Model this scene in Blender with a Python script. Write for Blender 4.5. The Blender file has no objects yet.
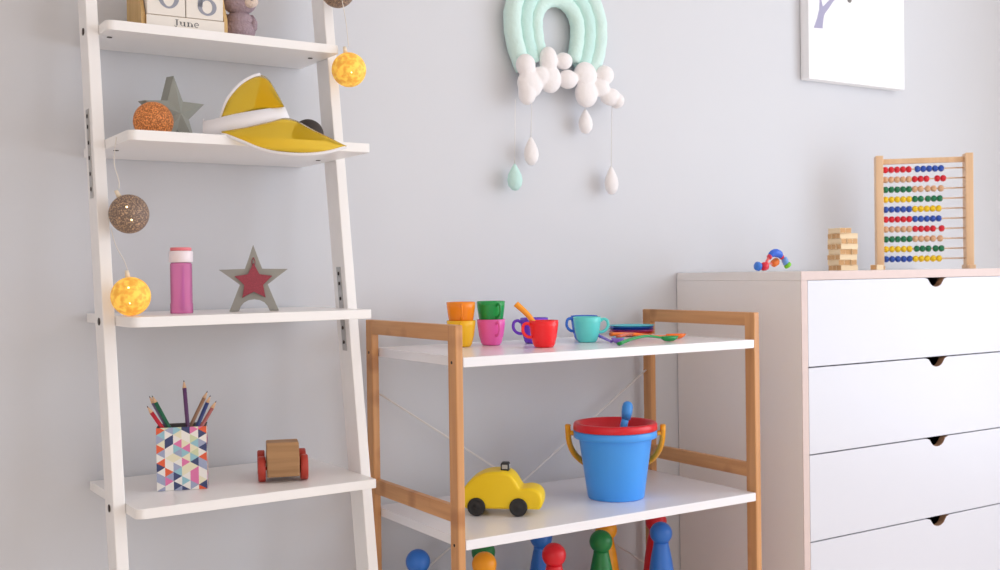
import bpy, bmesh, math, random
from mathutils import Vector, Matrix
PI = math.pi
scn = bpy.context.scene
col = scn.collection
random.seed(4)

# ------------------------------------------------------------------ materials
def lin(c):
    return tuple(((x/255)/12.92 if x/255 <= 0.04045 else ((x/255+0.055)/1.055)**2.4) for x in c)

def mat(name, rgb, rough=0.5, metal=0.0, spec=0.5, trans=0.0, emit=None, estr=0.0, bump=0.0, bscale=200, coat=0.0, var=0.0, vscale=6.0, sub=0.0, bdist=0.001):
    m = bpy.data.materials.new(name); m.use_nodes = True
    nt = m.node_tree; b = nt.nodes['Principled BSDF']
    c = lin(rgb) + (1,)
    b.inputs['Base Color'].default_value = c
    b.inputs['Roughness'].default_value = rough
    b.inputs['Metallic'].default_value = metal
    b.inputs['Specular IOR Level'].default_value = spec
    b.inputs['Coat Weight'].default_value = coat
    b.inputs['Transmission Weight'].default_value = trans
    if sub:
        b.inputs['Subsurface Weight'].default_value = sub
        b.inputs['Subsurface Scale'].default_value = 0.01
    if emit:
        b.inputs['Emission Color'].default_value = lin(emit) + (1,)
        b.inputs['Emission Strength'].default_value = estr
    tc = nt.nodes.new('ShaderNodeTexCoord')
    if var:
        n = nt.nodes.new('ShaderNodeTexNoise'); n.inputs['Scale'].default_value = vscale
        nt.links.new(tc.outputs['Object'], n.inputs['Vector'])
        mx = nt.nodes.new('ShaderNodeMixRGB'); mx.blend_type = 'MIX'
        mx.inputs[1].default_value = tuple(x*(1-var) for x in c[:3]) + (1,)
        mx.inputs[2].default_value = tuple(min(1, x*(1+var)) for x in c[:3]) + (1,)
        nt.links.new(n.outputs['Fac'], mx.inputs[0]); nt.links.new(mx.outputs[0], b.inputs['Base Color'])
    if bump:
        n = nt.nodes.new('ShaderNodeTexNoise'); n.inputs['Scale'].default_value = bscale
        n.inputs['Detail'].default_value = 3
        nt.links.new(tc.outputs['Object'], n.inputs['Vector'])
        bp = nt.nodes.new('ShaderNodeBump'); bp.inputs['Strength'].default_value = bump
        bp.inputs['Distance'].default_value = bdist
        nt.links.new(n.outputs['Fac'], bp.inputs['Height']); nt.links.new(bp.outputs['Normal'], b.inputs['Normal'])
    return m

def wood(name, dark, light, axis='z', scale=1.0, rough=0.5, knots=None):
    """wood with a grain stretched along one axis, plus optional darker bamboo nodes"""
    m = bpy.data.materials.new(name); m.use_nodes = True
    nt = m.node_tree; b = nt.nodes['Principled BSDF']; b.inputs['Roughness'].default_value = rough
    tc = nt.nodes.new('ShaderNodeTexCoord'); mp = nt.nodes.new('ShaderNodeMapping')
    s = {'x': (4, 90, 90), 'y': (90, 4, 90), 'z': (90, 90, 4)}[axis]
    mp.inputs['Scale'].default_value = tuple(k*scale for k in s)
    nt.links.new(tc.outputs['Object'], mp.inputs['Vector'])
    n = nt.nodes.new('ShaderNodeTexNoise'); n.inputs['Scale'].default_value = 1.0; n.inputs['Detail'].default_value = 4
    nt.links.new(mp.outputs[0], n.inputs['Vector'])
    cr = nt.nodes.new('ShaderNodeValToRGB')
    cr.color_ramp.elements[0].position = 0.3; cr.color_ramp.elements[0].color = lin(dark) + (1,)
    cr.color_ramp.elements[1].position = 0.7; cr.color_ramp.elements[1].color = lin(light) + (1,)
    nt.links.new(n.outputs['Fac'], cr.inputs['Fac'])
    out = cr.outputs[0]
    if knots:
        mp2 = nt.nodes.new('ShaderNodeMapping')
        s2 = {'x': (14, 9, 9), 'y': (9, 14, 9), 'z': (9, 9, 14)}[axis]
        mp2.inputs['Scale'].default_value = s2
        nt.links.new(tc.outputs['Object'], mp2.inputs['Vector'])
        v = nt.nodes.new('ShaderNodeTexVoronoi'); v.inputs['Scale'].default_value = 1.0
        nt.links.new(mp2.outputs[0], v.inputs['Vector'])
        r2 = nt.nodes.new('ShaderNodeValToRGB')
        r2.color_ramp.elements[0].position = 0.15; r2.color_ramp.elements[0].color = (1, 1, 1, 1)
        r2.color_ramp.elements[1].position = 0.32; r2.color_ramp.elements[1].color = (0, 0, 0, 1)
        nt.links.new(v.outputs['Distance'], r2.inputs['Fac'])
        mx = nt.nodes.new('ShaderNodeMixRGB'); mx.inputs[2].default_value = lin(knots) + (1,)
        mul = nt.nodes.new('ShaderNodeMath'); mul.operation = 'MULTIPLY'; mul.inputs[1].default_value = 0.55
        nt.links.new(r2.outputs[0], mul.inputs[0]); nt.links.new(mul.outputs[0], mx.inputs[0])
        nt.links.new(out, mx.inputs[1]); out = mx.outputs[0]
    nt.links.new(out, b.inputs['Base Color'])
    return m

def thin_clear(name, rgb, clear=0.5, rough=0.15, diffuse=(255, 255, 255)):
    """thin tinted plastic: part transparent tint, part translucent body, glossy skin"""
    m = bpy.data.materials.new(name); m.use_nodes = True
    nt = m.node_tree; nt.nodes.clear()
    o = nt.nodes.new('ShaderNodeOutputMaterial')
    t = nt.nodes.new('ShaderNodeBsdfTransparent'); t.inputs[0].default_value = lin(rgb) + (1,)
    d = nt.nodes.new('ShaderNodeBsdfDiffuse'); d.inputs[0].default_value = lin(diffuse) + (1,)
    l = nt.nodes.new('ShaderNodeBsdfTranslucent'); l.inputs[0].default_value = lin(diffuse) + (1,)
    g = nt.nodes.new('ShaderNodeBsdfGlossy'); g.inputs['Roughness'].default_value = rough
    m0 = nt.nodes.new('ShaderNodeMixShader'); m0.inputs[0].default_value = 0.25
    nt.links.new(d.outputs[0], m0.inputs[1]); nt.links.new(l.outputs[0], m0.inputs[2])
    m1 = nt.nodes.new('ShaderNodeMixShader'); m1.inputs[0].default_value = clear
    nt.links.new(m0.outputs[0], m1.inputs[1]); nt.links.new(t.outputs[0], m1.inputs[2])
    f = nt.nodes.new('ShaderNodeFresnel'); f.inputs[0].default_value = 1.2
    m2 = nt.nodes.new('ShaderNodeMixShader')
    nt.links.new(f.outputs[0], m2.inputs[0]); nt.links.new(m1.outputs[0], m2.inputs[1]); nt.links.new(g.outputs[0], m2.inputs[2])
    nt.links.new(m2.outputs[0], o.inputs[0])
    return m

def lamp_ball_mat(name, c0, c1, cem, e0, scale, thr=0.5):
    """thread or glitter ball, lit from inside: light leaks through the mesh of threads"""
    m = bpy.data.materials.new(name); m.use_nodes = True
    nt = m.node_tree; b = nt.nodes['Principled BSDF']; b.inputs['Roughness'].default_value = 0.6
    tc = nt.nodes.new('ShaderNodeTexCoord')
    v = nt.nodes.new('ShaderNodeTexNoise'); v.inputs['Scale'].default_value = scale; v.inputs['Detail'].default_value = 2
    nt.links.new(tc.outputs['Object'], v.inputs['Vector'])
    cr = nt.nodes.new('ShaderNodeValToRGB')
    cr.color_ramp.elements[0].position = thr-0.08; cr.color_ramp.elements[0].color = lin(c0) + (1,)
    cr.color_ramp.elements[1].position = thr+0.12; cr.color_ramp.elements[1].color = lin(c1) + (1,)
    nt.links.new(v.outputs['Fac'], cr.inputs['Fac']); nt.links.new(cr.outputs[0], b.inputs['Base Color'])
    r2 = nt.nodes.new('ShaderNodeValToRGB')
    r2.color_ramp.elements[0].position = thr; r2.color_ramp.elements[0].color = (0.25, 0.25, 0.25, 1)
    r2.color_ramp.elements[1].position = thr+0.2; r2.color_ramp.elements[1].color = (1, 1, 1, 1)
    nt.links.new(v.outputs['Fac'], r2.inputs['Fac'])
    mu = nt.nodes.new('ShaderNodeMath'); mu.operation = 'MULTIPLY'; mu.inputs[1].default_value = e0
    nt.links.new(r2.outputs[0], mu.inputs[0]); nt.links.new(mu.outputs[0], b.inputs['Emission Strength'])
    b.inputs['Emission Color'].default_value = lin(cem) + (1,)
    return m

M = {}
M['wall'] = mat('wall_paint', (214, 216, 221), 0.85, spec=0.2, bump=0.05, bscale=300, var=0.012, vscale=2.0)
M['room'] = mat('room_paint', (243, 236, 229), 0.9, spec=0.2)
M['floor'] = wood('floor_boards', (232, 216, 200), (244, 230, 216), 'x', 0.3, 0.4)
M['white_trim'] = mat('white_trim', (240, 240, 240), 0.4)
M['ladder'] = mat('white_lacquer', (246, 244, 243), 0.32, var=0.01, vscale=8)
M['rack_shelf'] = mat('glossy_white_shelf', (243, 242, 246), 0.22)
M['bam_z'] = wood('bamboo_upright', (196, 138, 86), (216, 160, 106), 'z', 1.0, 0.42, (160, 100, 52))
M['bam_y'] = wood('bamboo_bar', (196, 138, 86), (216, 160, 106), 'y', 1.0, 0.42, (150, 92, 46))
M['dark_screw'] = mat('dark_screw', (62, 54, 50), 0.5, metal=0.4)
M['steel'] = mat('zinc_plate', (190, 188, 186), 0.35, metal=0.8)
M['chest'] = mat('cream_laminate', (244, 240, 238), 0.45, var=0.01)
M['chest_edge'] = mat('pale_oak_edge', (214, 194, 188), 0.5, var=0.05, vscale=30)
M['drawer'] = mat('white_drawer_front', (215, 216, 224), 0.35)
M['ply'] = wood('plywood_edge', (150, 112, 84), (176, 138, 108), 'x', 1.0, 0.6)
M['dark_in'] = mat('drawer_inside', (64, 50, 42), 0.8)
M['wire'] = mat('white_wire', (236, 234, 232), 0.4)
M['clearwire'] = mat('clear_cable', (232, 226, 218), 0.3)

def plastic(n, rgb, r=0.28): return mat(n, rgb, r, spec=0.5, sub=0.0)

# ------------------------------------------------------------------ mesh helpers
def T(loc=(0, 0, 0), rz=0.0, rx=0.0, ry=0.0):
    return Matrix.Translation(loc) @ Matrix.Rotation(rz, 4, 'Z') @ Matrix.Rotation(ry, 4, 'Y') @ Matrix.Rotation(rx, 4, 'X')

class MB:
    def __init__(s): s.bm = bmesh.new()
    def _tag(s, faces, mi, sm):
        for f in faces: f.material_index = mi; f.smooth = sm
    def box(s, x0, x1, y0, y1, z0, z1, bev=0.0, mi=0, mx=None, seg=2):
        n = bmesh.new()
        bmesh.ops.create_cube(n, size=1)
        for v in n.verts:
            v.co = Vector(((x0+x1)/2+v.co.x*(x1-x0), (y0+y1)/2+v.co.y*(y1-y0), (z0+z1)/2+v.co.z*(z1-z0)))
        if bev: bmesh.ops.bevel(n, geom=list(n.edges), offset=bev, segments=seg, affect='EDGES', profile=0.5)
        s.merge(n, mi, False, mx); return s
    def merge(s, n, mi=0, smooth=False, mx=None):
        if mx is not None: bmesh.ops.transform(n, matrix=mx, verts=n.verts)
        mp = [s.bm.verts.new(v.co) for v in n.verts]
        n.verts.index_update()
        for f in n.faces:
            try: g = s.bm.faces.new([mp[v.index] for v in f.verts])
            except ValueError: continue
            g.material_index = mi if mi >= 0 else f.material_index; g.smooth = smooth
        n.free()
    def prism(s, pts, h0, h1, axis='z', bev=0.0, mi=0, mx=None, edge_mi=None):
        """outline in two axes, extruded along the third"""
        n = bmesh.new()
        def P(a, b, h):
            return {'z': (a, b, h), 'y': (a, h, b), 'x': (h, a, b)}[axis]
        lo = [n.verts.new(P(a, b, h0)) for a, b in pts]; hi = [n.verts.new(P(a, b, h1)) for a, b in pts]
        n.faces.new(lo[::-1]); n.faces.new(hi)
        k = len(pts)
        for i in range(k):
            f = n.faces.new((lo[i], lo[(i+1) % k], hi[(i+1) % k], hi[i]))
            f.material_index = mi
            if edge_mi and i in edge_mi: f.material_index = edge_mi[i]
        for f in n.faces:
            if len(f.verts) == k and k != 4: f.material_index = mi
        if bev: bmesh.ops.bevel(n, geom=list(n.edges), offset=bev, segments=2, affect='EDGES', profile=0.5)
        bmesh.ops.recalc_face_normals(n, faces=n.faces)
        s.merge(n, -1 if edge_mi else mi, False, mx); return s
    def lathe(s, prof, n=40, mi=0, mx=None, close=False, smooth=True):
        b = bmesh.new(); rings = []
        for r, z in prof:
            if r < 1e-6: rings.append([b.verts.new((0, 0, z))])
            else: rings.append([b.verts.new((r*math.cos(2*PI*i/n), r*math.sin(2*PI*i/n), z)) for i in range(n)])
        seq = list(zip(rings, rings[1:])) + ([(rings[-1], rings[0])] if close else [])
        for a, c in seq:
            for i in range(n):
                j = (i+1) % n
                if len(a) == 1 and len(c) == 1: continue
                if len(a) == 1: b.faces.new((a[0], c[j], c[i]))
                elif len(c) == 1: b.faces.new((a[i], a[j], c[0]))
                else: b.faces.new((a[i], a[j], c[j], c[i]))
        bmesh.ops.recalc_face_normals(b, faces=b.faces)
        s.merge(b, mi, smooth, mx); return s
    def ball(s, c, r, seg=24, mi=0, mx=None):
        if not hasattr(r, '__len__'): r = (r, r, r)
        b = bmesh.new(); bmesh.ops.create_uvsphere(b, u_segments=seg, v_segments=max(8, seg*2//3), radius=1)
        for v in b.verts: v.co = Vector((c[0]+v.co.x*r[0], c[1]+v.co.y*r[1], c[2]+v.co.z*r[2]))
        s.merge(b, mi, True, mx); return s
    def tube(s, pts, r, n=10, mi=0, closed=False, mx=None, flat=1.0, caps=True):
        pts = [Vector(p) for p in pts]; N = len(pts)
        rr = r if hasattr(r, '__len__') else [r]*N
        b = bmesh.new(); rings = []; up = None
        for i, p in enumerate(pts):
            if closed: t = pts[(i+1) % N]-pts[i-1]
            else: t = pts[min(i+1, N-1)]-pts[max(i-1, 0)]
            t.normalize()
            if up is None:
                a = Vector((0, 0, 1)) if abs(t.z) < 0.9 else Vector((0, 1, 0))
                up = (a-t*a.dot(t)).normalized()
            else:
                up = (up-t*up.dot(t)).normalized()
            sd = t.cross(up)
            rings.append([b.verts.new(p+(sd*math.cos(2*PI*k/n)+up*flat*math.sin(2*PI*k/n))*rr[i]) for k in range(n)])
        for i in range(N if closed else N-1):
            A, B = rings[i], rings[(i+1) % N]
            for k in range(n): b.faces.new((A[k], A[(k+1) % n], B[(k+1) % n], B[k]))
        if not closed and caps:
            b.faces.new(rings[0][::-1]); b.faces.new(rings[-1])
        bmesh.ops.recalc_face_normals(b, faces=b.faces)
        s.merge(b, mi, True, mx); return s
    def sheet(s, grid, mi=0):
        vs = [[s.bm.verts.new(p) for p in row] for row in grid]
        for a, c in zip(vs, vs[1:]):
            for i in range(len(a)-1):
                f = s.bm.faces.new((a[i], a[i+1], c[i+1], c[i])); f.material_index = mi; f.smooth = True
        return s
    def build(s, name, mats, parent=None, loc=None, rz=0.0):
        me = bpy.data.meshes.new(name)
        s.bm.normal_update()
        s.bm.to_mesh(me); s.bm.free()
        for m in (mats if isinstance(mats, (list, tuple)) else [mats]): me.materials.append(m)
        o = bpy.data.objects.new(name, me); col.objects.link(o)
        if parent: o.parent = parent
        if loc is not None: o.location = loc
        o.rotation_euler = (0, 0, rz)
        return o

def tag(o, label, cat, group=None, kind=None):
    if label: o['label'] = label
    if cat: o['category'] = cat
    if group: o['group'] = group
    if kind: o['kind'] = kind
    return o
def thing(name, label, cat, loc=(0, 0, 0), rz=0.0, group=None):
    o = bpy.data.objects.new(name, None); col.objects.link(o); o.empty_display_size = 0.05
    o.location = loc; o.rotation_euler = (0, 0, rz)
    return tag(o, label, cat, group)
def struct(o): o['kind'] = 'structure'; return o
def copy_thing(src, loc, rz, label, group=None):
    c = src.copy(); col.objects.link(c); c.location = loc; c.rotation_euler = (0, 0, rz); c['label'] = label
    if group: c['group'] = group
    for ch in src.children:
        d = ch.copy(); col.objects.link(d); d.parent = c
        for g in ch.children:
            e = g.copy(); col.objects.link(e); e.parent = d
    return c
def smooth_curve(pts, n=8, closed=False):
    P = [Vector(p) for p in pts]; out = []; N = len(P)
    rng = range(N if closed else N-1)
    for i in rng:
        a = P[(i-1) % N] if closed or i > 0 else P[0]; b = P[i]; c = P[(i+1) % N]
        d = P[(i+2) % N] if closed or i+2 < N else P[-1]
        for k in range(n):
            t = k/n
            out.append(0.5*((2*b)+(c-a)*t+(2*a-5*b+4*c-d)*t*t+(3*b-a-3*c+d)*t**3))
    if not closed: out.append(P[-1])
    return out

# ------------------------------------------------------------------ camera (eye height 1 m)
cam_d = bpy.data.cameras.new('camera'); cam = bpy.data.objects.new('camera', cam_d); col.objects.link(cam)
R_ = Vector((0.84484435, -0.53481548, -0.01450589)); U_ = Vector((0.0177996, 0.00099908, 0.99984108)); F_ = Vector((0.53471599, 0.84496828, -0.01036358))
m3 = Matrix((R_, U_, -F_)).transposed()
cam.matrix_world = Matrix.Translation((0, 0, 1.0)) @ m3.to_4x4()
cam_d.sensor_width = 36; cam_d.lens = 1093.69/1000*36; cam_d.clip_start = 0.05
cam_d.dof.use_dof = True; cam_d.dof.focus_distance = 2.0; cam_d.dof.aperture_fstop = 7.0
scn.camera = cam

# ------------------------------------------------------------------ the room
W = 2.045            # wall plane behind the furniture
XR, XL, YF, H = 3.34, -1.7, -2.6, 2.7
t = 0.1
struct(MB().box(XL-t, XR+t, YF-t, W+t, -0.1, 0).build('floor', M['floor']))
struct(MB().box(XL-t, XR+t, YF-t, W+t, H, H+0.1).build('ceiling', M['room']))
struct(MB().box(XL-t, XR+t, W, W+t, 0, H).build('wall_back', M['wall']))
ly0, ly1 = -2.0, -0.5  # opening added in the unseen left wall to carry a fill light
b = MB()
b.box(XL-t, XL, YF, ly0, 0, H); b.box(XL-t, XL, ly1, W, 0, H); b.box(XL-t, XL, ly0, ly1, 0, 0.3); b.box(XL-t, XL, ly0, ly1, 2.4, H)
struct(b.build('wall_left', M['room']))
b = MB()
for y in (ly0, ly1-0.05): b.box(XL-0.08, XL-0.03, y, y+0.05, 0.3, 2.4, 0.004)
for z in (0.3, 2.35): b.box(XL-0.08, XL-0.03, ly0, ly1, z, z+0.05, 0.004)
struct(b.build('added_fill_window', M['white_trim']))  # made-up frame around the fill light opening
# right wall with a large window, front wall (behind the photographer) with another
wy0, wy1, wz0, wz1 = -1.4, 1.15, 0.35, 2.4
b = MB()
b.box(XR, XR+t, YF, wy0, 0, H); b.box(XR, XR+t, wy1, W, 0, H); b.box(XR, XR+t, wy0, wy1, 0, wz0); b.box(XR, XR+t, wy0, wy1, wz1, H)
struct(b.build('wall_right', M['room']))
fx0, fx1 = 2.1, 3.2
b = MB()
b.box(XL-t, fx0, YF-t, YF, 0, H); b.box(fx1, XR+t, YF-t, YF, 0, H); b.box(fx0, fx1, YF-t, YF, 0, wz0); b.box(fx0, fx1, YF-t, YF, wz1, H)
struct(b.build('wall_front', M['room']))
b = MB()
for y in (wy0, (wy0+wy1)/2-0.025, wy1-0.05): b.box(XR+0.03, XR+0.08, y, y+0.05, wz0, wz1, 0.004)
for z in (wz0, wz1-0.05): b.box(XR+0.03, XR+0.08, wy0, wy1, z, z+0.05, 0.004)
struct(b.build('window_1', M['white_trim']))
b = MB()
for x in (fx0, (fx0+fx1)/2-0.025, fx1-0.05): b.box(x, x+0.05, YF-0.08, YF-0.03, wz0, wz1, 0.004)
for z in (wz0, wz1-0.05): b.box(fx0, fx1, YF-0.08, YF-0.03, z, z+0.05, 0.004)
struct(b.build('window_2', M['white_trim']))
struct(MB().box(XL, XR, W-0.014, W, 0, 0.08, 0.003).build('baseboard_back', M['white_trim']))

# daylight from right and front, plus an added fill light on the left
wd = bpy.data.worlds.new('sky'); scn.world = wd; wd.use_nodes = True
bg = wd.node_tree.nodes['Background']; bg.inputs[0].default_value = (0.80, 0.88, 1.0, 1); bg.inputs[1].default_value = 1.0
def area(name, loc, rot, sx, sy, power, colr):
    l = bpy.data.lights.new(name, 'AREA'); l.shape = 'RECTANGLE'; l.size = sx; l.size_y = sy; l.energy = power; l.color = colr
    o = bpy.data.objects.new(name, l); col.objects.link(o); o.location = loc; o.rotation_euler = rot
    return o
area('daylight_or_fill', (XR-0.01, (wy0+wy1)/2, (wz0+wz1)/2), (0, PI/2, 0), wz1-wz0, wy1-wy0, 54, (0.84, 0.905, 1.0))
area('daylight_or_fill', ((fx0+fx1)/2, YF+0.01, (wz0+wz1)/2), (PI/2, 0, 0), fx1-fx0, wz1-wz0, 15, (0.90, 0.94, 1.0))
area('daylight_or_fill', (XL+0.01, (ly0+ly1)/2, 1.35), (0, -PI/2, 0), 2.1, ly1-ly0, 11, (1.0, 0.97, 0.93))  # warm fill added from the left to brighten left-facing sides

# ------------------------------------------------------------------ chest of drawers
CX0, CX1, CY, CT = 1.8078, 2.7264, 1.6434, 0.9954
chest = thing('chest_of_drawers', 'white chest of drawers with pale wood edges and notched drawer fronts', 'chest of drawers', (CX0, CY, 0))
cw = CX1-CX0; cd = W-0.003-CY; tt = 0.019
def edged(b, x0, x1, y0, y1, z0, z1):
    """panel with a pale wood edge strip at its front"""
    b.box(x0, x1, y0+0.0012, y1, z0, z1); b.box(x0, x1, y0, y0+0.0012, z0, z1, 0, 1)
for x in (0, cw-tt):
    b = MB(); edged(b, x, x+tt, 0, cd, 0, CT-tt-0.0003); b.build('side_panel', [M['chest'], M['chest_edge']], chest)
b = MB(); edged(b, 0, cw, -0.0005, cd, CT-tt, CT)
b.build('top_panel', [M['chest'], M['chest_edge']], chest)
MB().box(tt, cw-tt, 0.012, cd, 0.0, 0.022).build('plinth', M['chest'], chest)
MB().box(tt+0.001, cw-tt-0.001, cd-0.006, cd-0.001, 0.022, CT-tt-0.001).build('back_panel', M['chest'], chest)
dz = 0.19; ztop = 0.9764
nx = 2.2671-CX0
for k in range(5):
    z1 = ztop-dz*k-0.001; z0 = z1-dz+0.003
    x0, x1 = tt+0.0012, cw-tt-0.0012
    pts = [(x0, z0), (x1, z0), (x1, z1)]
    na = []
    for i in range(11):          # notch: short slopes into a half round
        a = PI*i/10
        na.append((nx+0.0255*math.cos(a), z1-0.005-0.0165*math.sin(a)))
    na = [(nx+0.041, z1)] + [(nx+0.0300, z1-0.0032)] + na[1:-1] + [(nx-0.0300, z1-0.0032)] + [(nx-0.041, z1)]
    st = len(pts); pts += na; pts.append((x0, z1))
    em = {i: 1 for i in range(st, st+len(na)-1)}
    b = MB(); b.prism(pts, 0.0, 0.016, 'y', 0, 0, edge_mi=em)
    d = b.build('drawer', [M['drawer'], M['ply']], chest)
    b = MB()   # box behind the front, seen through the notch
    b.box(x0+0.01, x0+0.022, 0.017, cd-0.02, z0+0.012, z1-0.04); b.box(x1-0.022, x1-0.01, 0.017, cd-0.02, z0+0.012, z1-0.04)
    b.box(x0+0.022, x1-0.022, 0.017, cd-0.02, z0+0.012, z0+0.018); b.box(x0+0.022, x1-0.022, cd-0.03, cd-0.02, z0+0.018, z1-0.04)
    b.build('drawer_box', M['dark_in'], d)
b = MB()
for k in range(1, 5): b.box(tt+0.0005, cw-tt-0.0005, 0.03, cd-0.01, ztop-dz*k-0.004, ztop-dz*k+0.004)
b.build('drawer_rail', M['dark_in'], chest)

# ------------------------------------------------------------------ bamboo rack
RX0, RX1, RY0, RY1, RZ = 0.9551, 1.6956, 1.6581, 2.0222, 0.9107
rw, rd, rb = 0.0154, 0.0283, 0.0287
rack = thing('shelving_rack', 'bamboo framed open rack with three glossy white shelves', 'shelf rack', (RX0, RY0, 0))
RD = RY1-RY0; RWd = RX1-RX0
shz = [1-0.1465, 1-0.4692, 0.2081]; sth = 0.0177
for x in (0, RWd-rw):
    # upright loop: two posts and the top bar with softened corners
    for y0, front in ((0, True), (RD-rd, False)):
        b = MB(); b.box(x, x+rw, y0, y0+rd, 0, RZ, 0.0022); b.build('post', M['bam_z'], rack)
    b = MB(); b.box(x+0.0003, x+rw-0.0003, rd-0.002, RD-rd+0.002, RZ-rb, RZ, 0.0015); b.build('top_rail', M['bam_y'], rack)
    for z in (0.5905, 0.5905-0.3227):
        b = MB(); b.box(x+0.001, x+rw-0.001, rd-0.001, RD-rd+0.001, z-0.0296, z, 0.0015); b.build('side_rail', M['bam_y'], rack)
    for z in shz:
        for y in (rd*0.5, RD-rd*0.5):
            for xx in (x-0.0006, ) if x == 0 else (x+rw, ):
                MB().lathe([(0, 0), (0.0028, 0), (0.0028, 0.0006), (0, 0.0006)], 14, 0, T((xx, y, z-sth/2), 0, 0, PI/2)).build('screw', M['dark_screw'], rack)
for z in shz:
    MB().box(rw+0.0002, RWd-rw-0.0002, 0.0, RD-0.004, z-sth, z, 0.0012).build('shelf', M['rack_shelf'], rack)
for a, c in (((rw, 0.765), (RWd-rw, 0.30)), ((RWd-rw, 0.766), (rw, 0.315))):
    MB().tube([(a[0], RD-0.010, a[1]), (c[0], RD-0.010, c[1])], 0.0021, 8).build('cross_brace', M['wire'], rack)

# ------------------------------------------------------------------ ladder shelf
LX0, LX1, LYB = 0.4175, 0.8343, 2.0375
pw, pd, lt = 0.0195, 0.0524, 0.0161
lr = 0.0229
ladder = thing('ladder_shelf', 'white leaning ladder shelf with slanted rails against the wall', 'shelf', (LX0, LYB, 0), lr)
Lw = LX1-LX0
pa, pb = 1.85-LYB, 0.1474
def py(z): return pa+pb*(z-1)
ztp = 1.93
for x in (-pw, Lw):
    b = MB(); b.prism([(py(0), 0), (py(0)+pd, 0), (py(ztp)+pd, ztp), (py(ztp), ztp)], x, x+pw, 'x', 0.0016)
    b.build('side_rail', M['ladder'], ladder)
lsh = [(1.72, 1.895), (1.4271, 1.862), (1.2323, 1.740), (0.9402, 1.743), (0.6415, 1.735), (0.3428, 1.744), ]
lsh = lsh[1:]
for z, yf in lsh:
    y0 = yf-LYB; r = 0.012
    pts = [(0.0002, -0.003), (0.0002, y0+r)]
    for i in range(6):
        a = PI+PI/2*i/5; pts.append((0.0002+r+r*math.cos(a), y0+r+r*math.sin(a)))
    r2 = 0.003
    for i in range(4):
        a = 1.5*PI+PI/2*i/3; pts.append((Lw-0.0002-r2+r2*math.cos(a), y0+r2+r2*math.sin(a)))
    pts += [(Lw-0.0002, -0.003)]
    MB().prism(pts, z-lt, z, 'z', 0.0012).build('shelf', M['ladder'], ladder)
# bolts on the rails' outer faces, cam covers under the shelves, slotted metal plates
for z, yf in lsh:
    yy = py(z)+pd*0.42
    if abs(z-1.2323) > 0.01:
        MB().lathe([(0, 0), (0.0062, 0), (0.0062, 0.0012), (0.003, 0.0014), (0, 0.0005)], 18, 0, T((-pw-0.0013, yy, z-lt/2-0.001), 0, 0, PI/2)).build('bolt', M['dark_screw'], ladder)
    MB().lathe([(0, 0), (0.0062, 0), (0.0062, 0.0012), (0, 0.0012)], 18, 0, T((Lw+pw, yy, z-lt/2-0.001), 0, 0, PI/2)).build('bolt', M['dark_screw'], ladder)
    for x in (0.02, Lw-0.03):
        MB().lathe([(0, 0), (0.0045, 0), (0.0045, 0.0008), (0, 0.0008)], 14, 0, T((x, py(z)+0.01, z-lt-0.0009))).build('cam_cover', M['dark_screw'], ladder)
for x, z0, z1 in ((-pw-0.0014, 1.135, 1.285), (Lw-0.0014, 0.862, 1.017)):
    b = MB(); ya, yb_ = py(z0)+pd*0.30, py(z1)+pd*0.30
    b.prism([(ya, z0), (ya+0.017, z0), (yb_+0.017, z1), (yb_, z1)], x, x+0.0013, 'x', 0.0004)
    p = b.build('metal_plate', M['steel'], ladder)
    for i, f in enumerate((0.1, 0.27, 0.45, 0.62, 0.8, 0.92)):
        zz = z0+(z1-z0)*f
        c = MB(); c.lathe([(0, 0), (0.0035, 0), (0.0035, 0.0007), (0, 0.0007)], 12, 0, T((x-0.0008, py(zz)+pd*0.30+0.0085, zz), 0, 0, PI/2))
        c.build('plate_hole', M['dark_screw'], p)

Z1, Z2, Z3, Z4 = 1.4271, 1.2323, 0.9402, 0.6415
e_ = 0.0004

# ------------------------------------------------------------------ cotton / glitter ball lights
M['orange_ball'] = lamp_ball_mat('copper_glitter', (150, 82, 40), (214, 138, 78), (255, 160, 80), 0.30, 420, 0.5)
M['dark_ball'] = lamp_ball_mat('brown_thread', (96, 84, 84), (176, 150, 128), (255, 190, 110), 0.2, 420, 0.54)
M['black_ball'] = mat('black_thread', (58, 52, 50), 0.8, bump=0.6, bscale=400)
M['yellow_ball'] = lamp_ball_mat('yellow_thread', (250, 184, 66), (252, 196, 80), (255, 196, 84), 0.52, 110, 0.42)
M['bulb'] = mat('warm_bulb', (255, 220, 160), 0.4, emit=(255, 224, 160), estr=5.0)
M['socket'] = mat('clear_socket', (240, 224, 200), 0.3)
camdir = lambda p: (Vector((0, 0, 1.0))-Vector(p)).normalized()
def ball_light(p, r, m, label, bulbs, sock=None, group='ball lights of the string'):
    g = thing('ball_light', label, 'string light', p, 0, group)
    MB().ball((0, 0, 0), r, 40).build('globe', m, g)
    d = camdir(p); rt = Vector((d.y*-1, d.x, 0)).normalized(); up = Vector((0, 0, 1))
    for a, c, s in bulbs:
        n2 = max(0.0, 1-a*a-c*c)
        q = (rt*a+up*c+d*math.sqrt(n2))*r*0.99
        MB().ball(q, s, 10).build('bulb', M['bulb'], g)
    if sock is not None:
        b = MB(); s = Vector(sock)
        b.tube([s.normalized()*r*0.97, s.normalized()*(r+0.011)], [0.0042, 0.0030], 12)
        b.build('socket', M['socket'], g)
    return g
ball_light((0.4985, 1.876, Z2+0.0330+e_), 0.0330, M['orange_ball'], 'copper glitter ball light resting on the shelf beside the grey star', [(-0.25, -0.9, 0.0016), (0.2, 0.45, 0.0014)])
ball_light((0.7871, 1.90, Z2+0.029+e_), 0.029, M['black_ball'], 'black ball light half hidden behind the yellow sun visor', [])
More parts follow.
